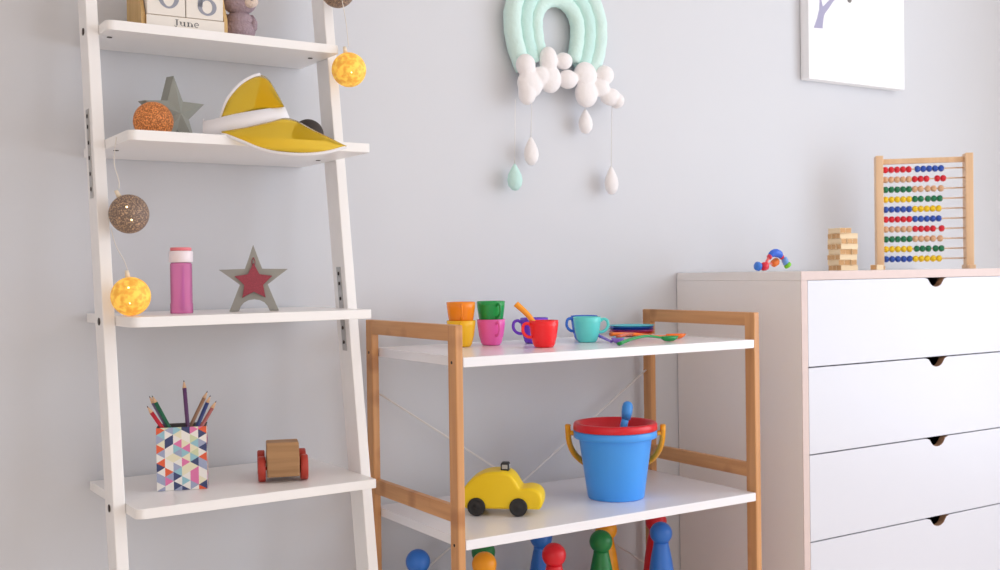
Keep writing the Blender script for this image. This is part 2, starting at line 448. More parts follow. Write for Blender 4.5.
ball_light((0.4439, 1.828, 1.1059), 0.0318, M['dark_ball'], 'brown thread ball light hanging above the yellow ball and pink bottle', [(-0.1, 0.35, 0.0018), (0.12, -0.3, 0.0014)], (-0.016, 0, 0.03))
ball_light((0.4375, 1.80, Z3+0.0315+e_), 0.0312, M['yellow_ball'], 'yellow ball light resting on the shelf left of the pink bottle', [(-0.1, 0.45, 0.0014), (-0.05, -0.35, 0.0012)], (-0.004, 0, 0.03))
ball_light((0.8549, 1.864, 1.3820), 0.0318, M['yellow_ball'], 'yellow ball light hanging on the right rail of the ladder shelf', [(-0.2, 0.4, 0.0016), (0.15, -0.15, 0.0012)], (-0.006, 0, 0.03))
ball_light((0.8473, 1.892, 1.5338), 0.0318, M['dark_ball'], 'brown thread ball light cut off by the top edge, above the right rail', [(-0.1, 0.3, 0.0015)], (0.0, 0, 0.03))
w1 = smooth_curve([(0.846, 1.880, 1.80), (0.843, 1.884, 1.66), (0.8473, 1.892, 1.577)], 8)
w2 = smooth_curve([(0.8460, 1.870, 1.511), (0.8505, 1.864, 1.47), (0.8545, 1.864, 1.43), (0.854, 1.864, 1.4265)], 8)
w3 = smooth_curve([(0.4195, 1.80, 1.226), (0.4225, 1.83, 1.19), (0.4288, 1.828, 1.160), (0.4288, 1.828, 1.147)], 8)
w4 = smooth_curve([(0.4180, 1.84, 1.082), (0.4215, 1.825, 1.055), (0.430, 1.808, 1.03), (0.4335, 1.80, 1.0145)], 8)
for w, lab in ((w1, 'thin clear cable above the topmost brown ball light'), (w2, 'thin clear cable between the brown and yellow balls on the right rail'),
               (w3, 'thin clear cable holding the hanging brown ball light on the left'), (w4, 'thin clear cable running down to the yellow ball beside the pink bottle')):
    P = [p-w[0] for p in w]
    tag(MB().tube(P, 0.0008, 6).build('light_cable', M['clearwire'], None, w[0]), lab, 'cable', 'cable lengths of the ball lights')

# ------------------------------------------------------------------ wooden block calendar
M['cream'] = mat('cream_painted_wood', (236, 230, 222), 0.6, var=0.02, vscale=40)
M['gold_wood'] = wood('golden_plywood', (196, 158, 100), (216, 182, 126), 'z', 0.7, 0.6)
M['ink'] = mat('grey_ink', (150, 153, 166), 0.7)
M['dark_ink'] = mat('dark_grey_ink', (92, 92, 96), 0.7)
cal_rz = -0.035
hold = thing('calendar_holder', 'pale wooden calendar holder reading June on the top shelf', 'calendar', (0.4925, 1.888, Z1+e_), cal_rz)
b = MB(); b.box(0.0, 0.1345, 0.0008, 0.052, 0, 0.0222, 0.0008); b.build('tray', M['gold_wood'], hold)
MB().box(0.0008, 0.1337, -0.0004, 0.0007, 0.0008, 0.0215).build('front_strip', M['cream'], hold)
for x in (-0.007, 0.1347):
    b = MB(); b.prism([(0.004, 0), (0.118, 0), (0.118, 0.11), (0.050, 0.11), (0.004, 0.026)], x, x+0.0065, 'x', 0.0006)
    b.build('end_panel', M['gold_wood'], hold)
MB().box(0.0, 0.1345, 0.054, 0.0615, 0.0, 0.108, 0.0006).build('back_panel', M['gold_wood'], hold)
# month name as serifed strokes
def serif_word(parent):
    b = MB(); y0, y1 = -0.0007, -0.0004
    def R4(x0, x1, z0, z1): b.box(x0, x1, y0, y1, z0, z1)
    def arc(cx_, cz, rx, rz, a0, a1, w0, w1, n=18):
        for i in range(n):
            f, g_ = i/n, (i+1)/n
            def q(f, sg):
                a = a0+(a1-a0)*f; w = w0+(w1-w0)*math.sin(PI*f)
                return (cx_+(rx+sg*w)*math.cos(a), cz+(rz+sg*w)*math.sin(a))
            b.prism([q(f, -1), q(g_, -1), q(g_, 1), q(f, 1)], y0, y1, 'y')
    T_, t_ = 0.0011, 0.0004
    zb, xh, ch = 0.0068, 0.0142, 0.0174        # baseline, x-height, cap height
    # J
    R4(0.0505, 0.0527, zb+0.001, ch); R4(0.0490, 0.0542, ch-0.0008, ch)
    arc(0.0497, zb+0.0010, 0.0019, 0.0030, 0, -PI*0.95, 0.0004, 0.0004)
    # u
    R4(0.0572, 0.0594, zb+0.0025, xh); R4(0.0560, 0.0594, xh-0.0008, xh)
    arc(0.0613, zb+0.0030, 0.0030, 0.0026, PI, 2*PI, 0.0004, 0.0003)
    R4(0.0633, 0.0655, zb, xh); R4(0.0621, 0.0655, xh-0.0008, xh); R4(0.0655, 0.0666, zb, zb+0.0008)
    # n
    R4(0.0700, 0.0722, zb, xh); R4(0.0688, 0.0722, xh-0.0008, xh); R4(0.0688, 0.0734, zb, zb+0.0008)
    arc(0.0742, xh-0.0032, 0.0030, 0.0027, PI, 0, 0.0004, 0.0003)
    R4(0.0762, 0.0784, zb, xh-0.0028); R4(0.0750, 0.0796, zb, zb+0.0008)
    # e
    arc(0.0854, (zb+xh)/2, 0.0036, 0.0038, PI*0.02, PI*1.72, 0.0004, 0.0006)
    R4(0.0822, 0.0892, (zb+xh)/2-0.0001, (zb+xh)/2+0.0007)
    return b.build('month_name', M['dark_ink'], parent)
serif_word(hold)
def numeral(kind, parent, cxx, zc, y):
    """thick and thin stroked digits of an old-style face"""
    b = MB(); n = 48
    def ring(cx_, cz, rx, rz, wx, wz):
        out = [(cx_+rx*math.cos(2*PI*i/n), cz+rz*math.sin(2*PI*i/n)) for i in range(n)]
        inn = [(cx_+(rx-wx)*math.cos(2*PI*i/n), cz+(rz-wz)*math.sin(2*PI*i/n)) for i in range(n)]
        for i in range(n):
            j = (i+1) % n
            q = [out[i], out[j], inn[j], inn[i]]
            b.prism(q, y-0.0003, y, 'y')
    if kind == '0': ring(cxx, zc, 0.0185, 0.0225, 0.0080, 0.0034)
    else:
        ring(cxx, zc-0.0085, 0.0165, 0.0150, 0.0075, 0.0036)
        P = smooth_curve([(cxx-0.0118, zc-0.009, 0), (cxx-0.0115, zc+0.004, 0), (cxx-0.004, zc+0.018, 0), (cxx+0.006, zc+0.0215, 0), (cxx+0.0115, zc+0.0165, 0)], 8)
        ww = [0.0042*(1-0.6*abs(i/(len(P)-1)-0.15)) for i in range(len(P))]
        for i in range(len(P)-1):
            a, c = P[i], P[i+1]; t_ = (c-a).normalized(); nn = Vector((-t_.y, t_.x, 0))
            q = [a-nn*ww[i], c-nn*ww[i+1], c+nn*ww[i+1], a+nn*ww[i]]
            b.prism([(v.x, v.y) for v in q], y-0.0003, y, 'y')
        b.ball((cxx+0.0105, y-0.00015, zc+0.0145), (0.0034, 0.0003, 0.0034), 12)
    return b.build('numeral', M['ink'], parent)
for i, (k, lab) in enumerate((('0', 'cream calendar cube showing grey digit 0, left of the digit 6'), ('6', 'cream calendar cube showing grey digit 6, beside the crochet toy'))):
    c = thing('calendar_cube', lab, 'calendar cube', (0.4925, 1.888, Z1+e_+0.0226), cal_rz, 'calendar cubes')
    x0 = 0.0025+i*0.066 - 0.001
    MB().box(x0, x0+0.0645, -0.001, 0.0525, 0, 0.0645, 0.0012).build('cube_body', M['cream'], c)
    numeral(k, c, x0+0.0365, 0.0345 if k == '0' else 0.0300, -0.00105)

# ------------------------------------------------------------------ crochet bear toy
M['mauve'] = mat('mauve_yarn', (172, 152, 160), 0.95, spec=0.1, bump=1.0, bscale=260, var=0.12, vscale=150, bdist=0.003)
M['pale_yarn'] = mat('pale_yarn', (226, 208, 196), 0.95, spec=0.1, bump=0.8, bscale=260, bdist=0.003)
toy = thing('crochet_toy', 'mauve crochet animal toy sitting beside the calendar cubes', 'soft toy', (0.6730, 1.938, Z1+e_), math.radians(-20))
b = MB(); b.ball((0, 0, 0.0217), (0.0285, 0.0265, 0.0215), 32); b.ball((0, 0, 0.040), (0.024, 0.022, 0.018), 28); b.build('body', M['mauve'], toy)
b = MB(); b.ball((0.0, -0.004, 0.078), (0.033, 0.030, 0.029), 32); b.build('head', M['mauve'], toy)
b = MB(); b.ball((0.020, -0.022, 0.070), (0.014, 0.012, 0.011), 24); b.build('snout', M['pale_yarn'], toy)
MB().ball((0.0225, -0.034, 0.0715), (0.0028, 0.0024, 0.0022), 12).build('nose', M['dark_screw'], toy)
for q in ((0.008, -0.033, 0.086), (0.026, -0.021, 0.088)): MB().ball(q, 0.0026, 12).build('eye', M['dark_screw'], toy)
for s in (-1, 1):
    MB().ball((s*0.024, 0.002, 0.104), (0.011, 0.006, 0.011), 20).build('ear', M['mauve'], toy)
    MB().tube([(s*0.020, 0.004, 0.048), (s*0.026, -0.002, 0.036), (s*0.0255, -0.008, 0.026)], [0.006, 0.0065, 0.006], 14).ball((s*0.0255, -0.008, 0.026), 0.0062, 16).build('arm', M['mauve'], toy)

# ------------------------------------------------------------------ stars
def star_pts(R, ri, n=5, rot=PI/2):
    return [((R if i % 2 == 0 else ri)*math.cos(rot+PI*i/n), (R if i % 2 == 0 else ri)*math.sin(rot+PI*i/n)) for i in range(2*n)]
M['star_grey'] = mat('grey_stone_star', (150, 152, 144), 0.55, bump=0.2, bscale=150, var=0.05, vscale=40)
M['star_side'] = mat('grey_star_plain', (156, 155, 148), 0.75, bump=0.3, bscale=200, var=0.05, vscale=60)
R = 0.0665
g = bmesh.new(); pts = star_pts(R, R*0.42, 5, PI/2+0.06)
fr = [g.verts.new((a, -0.006, c)) for a, c in pts]; bk = [g.verts.new((a, 0.014, c)) for a, c in pts]
ap = g.verts.new((0, -0.019, 0))
for i in range(10):
    j = (i+1) % 10
    g.faces.new((fr[i], fr[j], ap)); g.faces.new((fr[j], fr[i], bk[i], bk[j]))
g.faces.new(bk)
bmesh.ops.recalc_face_normals(g, faces=g.faces)
zmin = min(v.co.z for v in g.verts)
b = MB(); b.merge(g)
o = b.build('star_ornament', M['star_grey'], None, (0.5500, 1.934, Z2+e_-zmin), math.radians(-18+40))
tag(o, 'plain grey faceted star ornament behind the copper ball light', 'ornament')
st = thing('star_ornament', 'flat grey star ornament with a red glitter star on its front', 'ornament', (0.664, 1.86, Z3+e_), math.radians(-21))
R = 0.0625; ri = R*0.385; zc = 0.054
P = star_pts(R, ri)
tips = [(a, c+zc) for a, c in P]
# order: 0 top,1,2 left,3,4 low left,5 bottom inner,6 low right,...
out = [tips[0], tips[1], tips[2], tips[3], (-0.0425, 0.0), (-0.0275, 0.0)]
for i in range(0, 9):
    a = PI-PI*(i+0)/8
    out.append((0.0265*math.cos(a)*0.98, 0.001+0.0205*math.sin(a)))
out += [(0.0275, 0.0), (0.0425, 0.0), tips[7], tips[8], tips[9]]
MB().prism(out[::-1], -0.008, 0.008, 'y', 0.0008).build('star_body', M['star_side'], st)
m = mat('red_glitter', (158, 66, 80), 0.35, metal=0.3, bump=1.0, bscale=900, var=0.45, vscale=500); M['redglit'] = m
b = MB(); r2 = 0.0345
b.prism([(a, c+0.051) for a, c in star_pts(r2, r2*0.45)][::-1], -0.0125, -0.0082, 'y', 0.0012); b.build('glitter_star', M['redglit'], st)
b = MB(); b.tube([(0.004*math.cos(2*PI*i/16)*0.7, -0.0095, 0.086+0.006*math.sin(2*PI*i/16)) for i in range(16)], 0.0006, 6, 0, True); b.ball((0, -0.0095, 0.093), 0.0014, 8); b.build('hanging_loop', M['redglit'], st)

# ------------------------------------------------------------------ yellow sun visor
M['yellow_clear'] = thin_clear('yellow_clear_vinyl', (255, 241, 170), 0.62, 0.12, (255, 220, 50))
M['white_fabric'] = mat('white_fabric', (240, 238, 242), 0.85, bump=0.3, bscale=500)
vis = thing('sun_visor', 'yellow see-through sun visor with a white headband', 'sun visor', (0.6544, 1.775, Z2+e_), math.radians(-20))
Sx = 1/600
def vp(u, v, c): return Vector(((u-262)*Sx, -c, (131.5-v)*Sx))     # c: towards the room
def resample(pts, n):
    P = smooth_curve(pts, 12); L = [0]
    for a, c in zip(P, P[1:]): L.append(L[-1]+(c-a).length)
    out = []
    for k in range(n):
        s = L[-1]*k/(n-1); i = 0
        while i < len(L)-2 and L[i+1] < s: i += 1
        f = (s-L[i])/max(1e-9, L[i+1]-L[i]); out.append(P[i].lerp(P[i+1], min(1, f)))
    return out
# upper leaf of the brim, rolled away from the room at its crest
inn = resample([vp(221, 114, 0.030), vp(240, 110, 0.040), vp(262, 105, 0.042), vp(282, 102, 0.036)], 22)
outr = resample([vp(221, 114, 0.028), vp(227, 95, 0.018), (vp(238, 79, 0.006)), vp(250, 69, -0.004), vp(261, 65, -0.010), vp(269, 71, -0.004), vp(276, 85, 0.014), vp(283, 101, 0.034)], 22)
def leaf(inner, outer, bulge, rows=9):
    g = []
    for k in range(rows):
        f = k/(rows-1)
        g.append([a.lerp(c, f)+Vector((0, -bulge*math.sin(PI*f), 0)) for a, c in zip(inner, outer)])
    return g
b = MB(); b.sheet(leaf(inn, outr, 0.006))
o = b.build('upper_brim', M['yellow_clear'], vis); s = o.modifiers.new('thick', 'SOLIDIFY'); s.thickness = 0.0006
# second fold of vinyl behind the right side, giving the deeper orange wedge
i2 = resample([vp(252, 106, 0.010), vp(268, 104, 0.018), vp(280, 102.5, 0.030)], 12)
o2 = resample([vp(261, 66, -0.014), vp(269, 72.5, -0.008), vp(281, 100, 0.028)], 12)
b = MB(); b.sheet(leaf(i2, o2, -0.003)); o = b.build('brim_fold', M['yellow_clear'], vis); s = o.modifiers.new('thick', 'SOLIDIFY'); s.thickness = 0.0006
# lower leaf sweeping out over the shelf edge
inn2 = resample([vp(222, 128.0, 0.046), vp(245, 124, 0.052), vp(268, 118, 0.052), vp(288, 114, 0.047), vp(314, 128, 0.062), vp(342, 143, 0.075)], 30)
out2 = resample([vp(222, 129, 0.047), vp(240, 138, 0.064), vp(262, 148, 0.082), vp(285, 152.5, 0.095), (vp(308, 152.5, 0.096)), vp(327, 149, 0.088), vp(342, 143.2, 0.076)], 30)
b = MB(); b.sheet(leaf(inn2, out2, 0.004)); o = b.build('lower_brim', M['yellow_clear'], vis); s = o.modifiers.new('thick', 'SOLIDIFY'); s.thickness = 0.0006
b = MB(); b.tube(outr[:13], 0.0030, 8); b.tube(out2, 0.0028, 8); b.build('piping', M['white_fabric'], vis)
# headband: a closed oval strap
b = MB(); n = 60; top = []; bot = []
for i in range(n+1):
    a = 2*PI*i/n; x = -0.0255+0.0715*math.cos(a); y = -0.002-0.046*math.sin(a)
    tilt = (x+0.0255)*0.20
    hgt = 0.0265 if math.sin(a) > -0.2 else 0.014
    zb = 0.004+tilt+0.0085 if math.sin(a) > 0 else 0.004+max(tilt, -0.006)+0.006
    if math.sin(a) < 0: zb += 0.012*min(1.0, -2.5*math.sin(a))
    cut = -0.010*max(0.0, math.cos(a))**6
    bot.append(Vector((x, y, max(0.0012, zb)))); top.append(Vector((x+cut, y+0.002, max(0.0012, zb)+hgt)))
b.sheet([bot, top]); o = b.build('headband', M['white_fabric'], vis); s = o.modifiers.new('thick', 'SOLIDIFY'); s.thickness = 0.0016

# ------------------------------------------------------------------ pink bottle
M['pink_clear'] = thin_clear('pink_clear_plastic', (255, 214, 238), 0.45, 0.1, (255, 158, 214))
bot_ = thing('bubble_bottle', 'slim pink bottle with a white collar on the middle ladder shelf', 'bottle', (0.5378, 1.865, Z3+e_))
MB().lathe([(0, 0), (0.0185, 0), (0.0190, 0.001), (0.0190, 0.016), (0.0182, 0.017), (0.0182, 0.083), (0.0165, 0.086), (0, 0.086)], 36).build('bottle_body', M['pink_clear'], bot_)
MB().lathe([(0, 0.0865), (0.0192, 0.0865), (0.0200, 0.0875), (0.0200, 0.1045), (0.0190, 0.106), (0, 0.106)], 36).build('collar', mat('white_plastic', (244, 232, 238), 0.35), bot_)
MB().lathe([(0, 0.1062), (0.0176, 0.1062), (0.0178, 0.1105), (0.0165, 0.1118), (0, 0.1118)], 36).build('cap', mat('salmon_cap', (240, 130, 140), 0.35), bot_)
MB().tube([(0.001, 0, 0.004), (0.003, 0, 0.080)], [0.0040, 0.0022], 10).build('wand', mat('violet_wand', (150, 70, 200), 0.4), bot_)

# ------------------------------------------------------------------ pencil box with triangle pattern
pal = [(238, 234, 228), (232, 226, 196), (228, 96, 58), (58, 68, 112), (150, 196, 208), (208, 216, 176), (224, 120, 170), (160, 168, 196), (238, 234, 228)]
tri_m = [mat('triangle_print', c, 0.5) for c in pal]
M['box_in'] = mat('box_inside', (96, 92, 92), 0.8)
BW, BH = 0.082, 0.1065; BD = 0.056
box = thing('pencil_box', 'square pencil holder patterned with orange, navy and pale triangles', 'pencil holder', (0.4905, 1.8640, Z4+e_), math.radians(-19.5))
b = MB(); wt = 0.0015
rnd = random.Random(11)
def side(origin, ux):
    cw_ = (BW if abs(ux[0]) > 0.5 else BD)/(6 if abs(ux[0]) > 0.5 else 4); th = BW/6*1.15; n_c = 6 if abs(ux[0]) > 0.5 else 4
    def Pt(a, z): return (origin[0]+ux[0]*a, origin[1]+ux[1]*a, z)
    for ci in range(n_c):
        a0 = ci*cw_; a1 = a0+cw_; fr_ = (a1-a0)/cw_
        k = -1
        z = -th
        while z < BH+th:
            for up_ in (0, 1):
                if (ci % 2 == 0):
                    tri = [(a0, z), (a0, z+th), (a1, z+th*0.5)] if up_ == 0 else [(a1, z+th*0.5), (a0, z+th), (a1, z+th*1.5)]
                else:
                    tri = [(a1, z), (a1, z+th), (a0, z+th*0.5)] if up_ == 0 else [(a0, z+th*0.5), (a1, z+th), (a0, z+th*1.5)]
                poly = []
                # clip to 0..BH
                def clip(pl, f_in, cut):
                    res = []
                    for i in range(len(pl)):
                        p, q = pl[i], pl[(i+1) % len(pl)]
                        if f_in(p): res.append(p)
                        if f_in(p) != f_in(q): res.append(cut(p, q))
                    return res
                def cz(zz):
                    return lambda p, q: (p[0]+(q[0]-p[0])*(zz-p[1])/(q[1]-p[1]), zz)
                pl = clip(tri, lambda p: p[1] >= 0, cz(0.0))
                if len(pl) >= 3: pl = clip(pl, lambda p: p[1] <= BH, cz(BH))
                if len(pl) >= 3:
                    ar = sum(pl[i][0]*pl[(i+1) % len(pl)][1]-pl[(i+1) % len(pl)][0]*pl[i][1] for i in range(len(pl)))
                    if abs(ar) > 1e-8:
                        f = b.bm.faces.new([b.bm.verts.new(Pt(*p)) for p in pl]); f.material_index = rnd.randrange(len(pal))
            z += th
side((0, 0), (1, 0)); side((BW, 0), (0, 1)); side((BW, BD), (-1, 0)); side((0, BD), (0, -1))
mi = len(pal)
b.box(wt, BW-wt, wt, BD-wt, 0.0002, 0.002, 0, mi)
for args in ((0.0002, wt, 0.0002, BD-0.0002), (BW-wt, BW-0.0002, 0.0002, BD-0.0002), (wt, BW-wt, 0.0002, wt), (wt, BW-wt, BD-wt, BD-0.0002)):
    b.box(*args, 0.0002, BH, 0, mi)
bmesh.ops.recalc_face_normals(b.bm, faces=b.bm.faces)
b.build('box_body', tri_m+[M['box_in']], box)

# pencils (top point, exit point at the box rim), true world positions
M['pencil_wood'] = mat('pencil_cone', (226, 184, 146), 0.6)
def pencil(tip, rim, rgb, label):
    tip, rim = Vector(tip), Vector(rim); d = (rim-tip).normalized()
    L = (tip.z-(Z4+0.006))/max(0.2, -d.z)
    g = thing('pencil', label, 'pencil', tip+d*L, 0, 'pencils in the pencil box')
    def loc(s): return tip+d*s-(tip+d*L)
    MB().tube([loc(0.0135), loc(L)], 0.0036, 6).build('shaft', mat('pencil_paint', rgb, 0.35), g)
    MB().tube([loc(0.003), loc(0.0135)], [0.0011, 0.0035], 12).build('sharpened_end', M['pencil_wood'], g)
    MB().tube([loc(0.0), loc(0.003)], [0.0002, 0.0011], 8).build('lead', mat('pencil_lead', tuple(int(x*0.45) for x in rgb), 0.5), g)
bxm = T((0.4905, 1.8640, 0), math.radians(-19.5))
def bl_(x, y, z): return tuple(bxm @ Vector((x, y, z)))
for tip, rim, rgb, lab in (
    ((-0.0150, 0.013, 0.7850), (0.0085, 0.013, 0.7480), (206, 40, 58), 'red coloured pencil, leftmost in the triangle patterned box'),
    ((-0.0130, 0.0355, 0.7995), (0.0140, 0.0355, 0.7480), (122, 104, 140), 'grey violet coloured pencil just behind the green pencil'),
    ((-0.0080, 0.0280, 0.8010), (0.0180, 0.0280, 0.7480), (30, 108, 78), 'green coloured pencil leaning left in the patterned box'),
    ((0.0440, 0.0425, 0.8240), (0.0490, 0.0425, 0.7480), (98, 56, 106), 'tall purple coloured pencil standing upright in the patterned box'),
    ((0.0830, 0.0500, 0.8030), (0.0560, 0.0500, 0.7480), (150, 112, 84), 'brown coloured pencil leaning right, behind the navy pencil'),
    ((0.0890, 0.0205, 0.7985), (0.0670, 0.0205, 0.7480), (44, 60, 120), 'navy blue coloured pencil leaning right in the patterned box'),
    ((0.0990, 0.0055, 0.7900), (0.0740, 0.0055, 0.7480), (160, 84, 80), 'rust red coloured pencil, rightmost in the patterned box')):
    pencil(bl_(*tip), bl_(*rim), rgb, lab)

# ------------------------------------------------------------------ wooden car on ladder shelf
wc = thing('wooden_car', 'natural wooden toy car with red wheels on the ladder shelf', 'toy car', (0.6925, 1.806, Z4+e_), math.radians(-19))
M['car_wood'] = wood('beech_block', (150, 110, 72), (188, 146, 102), 'x', 0.8, 0.6)
hw = 0.0278
b = MB(); b.prism([(0.000, 0.010), (0.115, 0.010), (0.115, 0.036), (0.082, 0.042), (0.070, 0.066), (0.022, 0.067), (0.008, 0.050), (0.0, 0.040)], -hw, hw, 'x', 0.002); b.build('car_body', M['car_wood'], wc)
M['red_wood'] = mat('red_painted_wood', (180, 56, 40), 0.45)
for y in (0.024, 0.094):
    MB().tube([(-0.040, y, 0.0225), (0.040, y, 0.0225)], 0.003, 10).build('axle', M['red_wood'], wc)
    for s in (-1, 1):
        MB().lathe([(0, 0), (0.0205, 0), (0.0222, 0.0015), (0.0222, 0.0115), (0.0205, 0.013), (0, 0.013)], 32, 0, T((s*0.0365-0.0065, y, 0.0222), 0, 0, PI/2)).build('wheel', M['red_wood'], wc)

# ------------------------------------------------------------------ play cups
cups = []
def cup_parts(g, m, flare=1.0):
    K = 0.95
    MB().lathe([(r_, z_*K) for r_, z_ in [(0, 0), (0.0165, 0), (0.0185, 0.0008), (0.0215, 0.006), (0.0255, 0.022), (0.0284, 0.044), (0.0292, 0.0555),
                (0.0280, 0.0560), (0.0270, 0.044), (0.0241, 0.022), (0.0202, 0.007), (0.0170, 0.0022), (0, 0.0020)]], 44).build('cup_body', m, g)
    P = smooth_curve([(0.0280, 0, 0.046), (0.0345, 0, 0.0505), (0.0425, 0, 0.047), (0.0445, 0, 0.036), (0.0405, 0, 0.0275), (0.0335, 0, 0.0225), (0.0256, 0, 0.0215)], 6)
    P = [Vector((p.x, p.y, p.z*K)) for p in P]
    MB().tube(P, 0.0019, 10, flat=1.7).build('handle', m, g)
shz1 = shz[0]+e_
def cup(label, rgb, x, y, rzdeg, z=0.0):
    g = thing('play_cup', label, 'toy cup', (x, y, shz1+z), math.radians(rzdeg), 'plastic play cups')
    cup_parts(g, plastic('cup_plastic', rgb, 0.22)); return g
cup('yellow plastic play cup under the orange cup', (255, 200, 30), 1.1120, 1.9058, -122)
cup('orange plastic play cup stacked inside the yellow cup', (255, 146, 18), 1.1120, 1.9058, -118, 0.0370)
cup('pink plastic play cup under the green cup', (246, 106, 190), 1.1830, 1.9057, -100)
cup('green plastic play cup stacked inside the pink cup', (30, 162, 78), 1.1830, 1.9057, -97, 0.0370)
cup('red plastic play cup in front of the purple cup', (252, 30, 38), 1.2240, 1.7750, 168)
cup('purple plastic play cup behind the red cup', (116, 62, 214), 1.2790, 1.890, 158)
cup('turquoise plastic play cup, rightmost of the cups', (104, 224, 218), 1.3790, 1.8400, -28)
cup('blue plastic play cup behind the turquoise cup', (58, 120, 220), 1.4170, 1.901, 176)

# plates
pz = shz1
for i, (nm, rgb) in enumerate((('orange', (240, 120, 40)), ('red', (226, 56, 60)), ('magenta', (214, 80, 160)), ('navy blue', (44, 44, 150)), ('bright blue', (44, 110, 216)), ('turquoise', (80, 200, 214)))):
    pos = {'orange': 'at the bottom of the stack', 'red': 'second from the bottom of the stack', 'magenta': 'under the navy blue plate', 'navy blue': 'under the bright blue plate', 'bright blue': 'just under the top turquoise plate', 'turquoise': 'on top of the stack'}[nm]
    o = MB().lathe([(0, 0), (0.034, 0), (0.038, 0.0010), (0.0500, 0.0052), (0.0515, 0.0058), (0.0510, 0.0066), (0.0490, 0.0060), (0.037, 0.0022), (0.033, 0.0014), (0, 0.0014)], 44).build('play_plate', plastic('plate_plastic', rgb, 0.25), None, (1.592+0.001*((i*7) % 3-1), 1.955+0.001*((i*5) % 3-1), pz))
    tag(o, nm+' plastic play plate '+pos, 'toy plate', 'stack of play plates'); pz += 0.0036

# cutlery
def spoon(label, rgb, pts, bowl, wid=0.0028, kind='spoon'):
    """pts: handle centre line in world, bowl: (centre, long radius, short radius, direction angle)"""
    g = thing('play_'+kind, label, 'toy '+kind, pts[0], 0, 'plastic play cutlery')
    wid *= 1.6; o = Vector(pts[0]); m = plastic('cutlery_plastic', rgb, 0.25)
    P = [p-o for p in smooth_curve(pts, 6)]
    MB().tube(P, [wid*(1.0+0.5*(1-i/(len(P)-1))) for i in range(len(P))], 10, flat=0.6).build('handle', m, g)
    c, ra, rb_, ang, tilt = bowl
    mx = Matrix.Translation(Vector(c)-o) @ Matrix.Rotation(ang, 4, 'Z') @ Matrix.Rotation(tilt, 4, 'Y')
    b = MB()
    if kind == 'spoon':
        prof = [(0, -0.0052), (0.5, -0.0046), (0.85, -0.002), (1.0, 0.0012), (0.94, 0.0012), (0.8, -0.0010), (0.45, -0.0034), (0, -0.0040)]
        b.lathe([(r, z) for r, z in prof], 28, 0, mx @ Matrix.Translation((0, 0, 0.0035)) @ Matrix.Diagonal((ra, rb_, 1.7, 1)))
        b.build('bowl', m, g)
    else:
        for k in (-1, 0, 1):
            b.box(-ra, ra, k*rb_*0.75-0.0011, k*rb_*0.75+0.0011, -0.0008, 0.0008, 0.0004, 0, mx)
        b.box(-ra, -ra*0.2, -rb_, rb_, -0.0009, 0.0009, 0.0005, 0, mx)
        b.build('tines', m, g)
    return g
zt_ = shz1
spoon('orange yellow play spoon standing in the red cup', (252, 160, 30), [(1.1825, 1.811, 0.9400), (1.2015, 1.796, 0.917), (1.2180, 1.782, 0.886), (1.2230, 1.777, 0.873)], ((1.2240, 1.7765, 0.8680), 0.010, 0.007, 0.5, 1.2), 0.0044)
spoon('purple play spoon lying left of the green spoon', (150, 110, 214), [(1.420, 1.872, zt_+0.016), (1.402, 1.815, zt_+0.009), (1.392, 1.775, zt_+0.0032)], ((1.394, 1.757, zt_+0.0058), 0.017, 0.010, 1.6, 0.0), 0.0024)
spoon('turquoise play spoon lying between the purple and green spoons', (110, 206, 210), [(1.470, 1.862, zt_+0.0082), (1.448, 1.826, zt_+0.0068), (1.425, 1.792, zt_+0.0042)], ((1.412, 1.774, zt_+0.0062), 0.018, 0.011, 0.93, 0.0), 0.0026)
spoon('green play spoon with its bowl toward the right shelf end', (24, 150, 76), [(1.358, 1.707, zt_+0.0035), (1.402, 1.722, zt_+0.0105), (1.450, 1.732, zt_+0.0140), (1.484, 1.728, zt_+0.0095)], ((1.505, 1.726, zt_+0.0060), 0.022, 0.0135, -0.1, 0.0), 0.0026)
spoon('bright orange play spoon, its bowl nearest the right post', (255, 122, 20), [(1.428, 1.824, zt_+0.0150), (1.48, 1.815, zt_+0.0135), (1.525, 1.800, zt_+0.0075), (1.552, 1.789, zt_+0.0065)], ((1.572, 1.781, zt_+0.0060), 0.023, 0.0135, -0.38, 0.0), 0.0028)
spoon('rust orange play fork lying across the other cutlery', (214, 92, 50), [(1.402, 1.765, zt_+0.0120), (1.445, 1.790, zt_+0.0160), (1.50, 1.830, zt_+0.0120)], ((1.520, 1.846, zt_+0.0100), 0.016, 0.008, 0.68, 0.05), 0.0026, 'fork')

# ------------------------------------------------------------------ yellow toy taxi
M['taxi'] = mat('yellow_painted_wood', (246, 208, 8), 0.45)
M['tyre'] = mat('black_rubber_wheel', (34, 33, 34), 0.5)
shz2 = shz[1]+e_
ang = math.atan2(1.7721-1.8375, 1.1523-1.0971)+0.17
tx = thing('toy_taxi', 'yellow wooden toy taxi with black wheels and roof sign', 'toy car', (1.0971+0.012, 1.8375+0.004, shz2), ang)
prof = [(-0.020, 0.0125), (-0.029, 0.020), (-0.031, 0.034), (-0.026, 0.051), (-0.013, 0.067), (0.006, 0.079), (0.026, 0.0845), (0.052, 0.0845), (0.066, 0.080), (0.076, 0.069), (0.083, 0.057), (0.088, 0.0525), (0.102, 0.0545), (0.117, 0.051), (0.126, 0.042), (0.1285, 0.030), (0.1265, 0.018), (0.121, 0.0125)]
P = [(p.x, p.y) for p in smooth_curve([(a, c, 0) for a, c in prof], 3)]
Wd = 0.033
b = MB(); b.prism(P, -Wd, Wd, 'y', 0); bmesh.ops.remove_doubles(b.bm, verts=b.bm.verts, dist=1e-5)
big = [e for e in b.bm.edges if any(len(f.verts) > 6 for f in e.link_faces)]
bmesh.ops.bevel(b.bm, geom=big, offset=0.006, segments=4, affect='EDGES', profile=0.5)
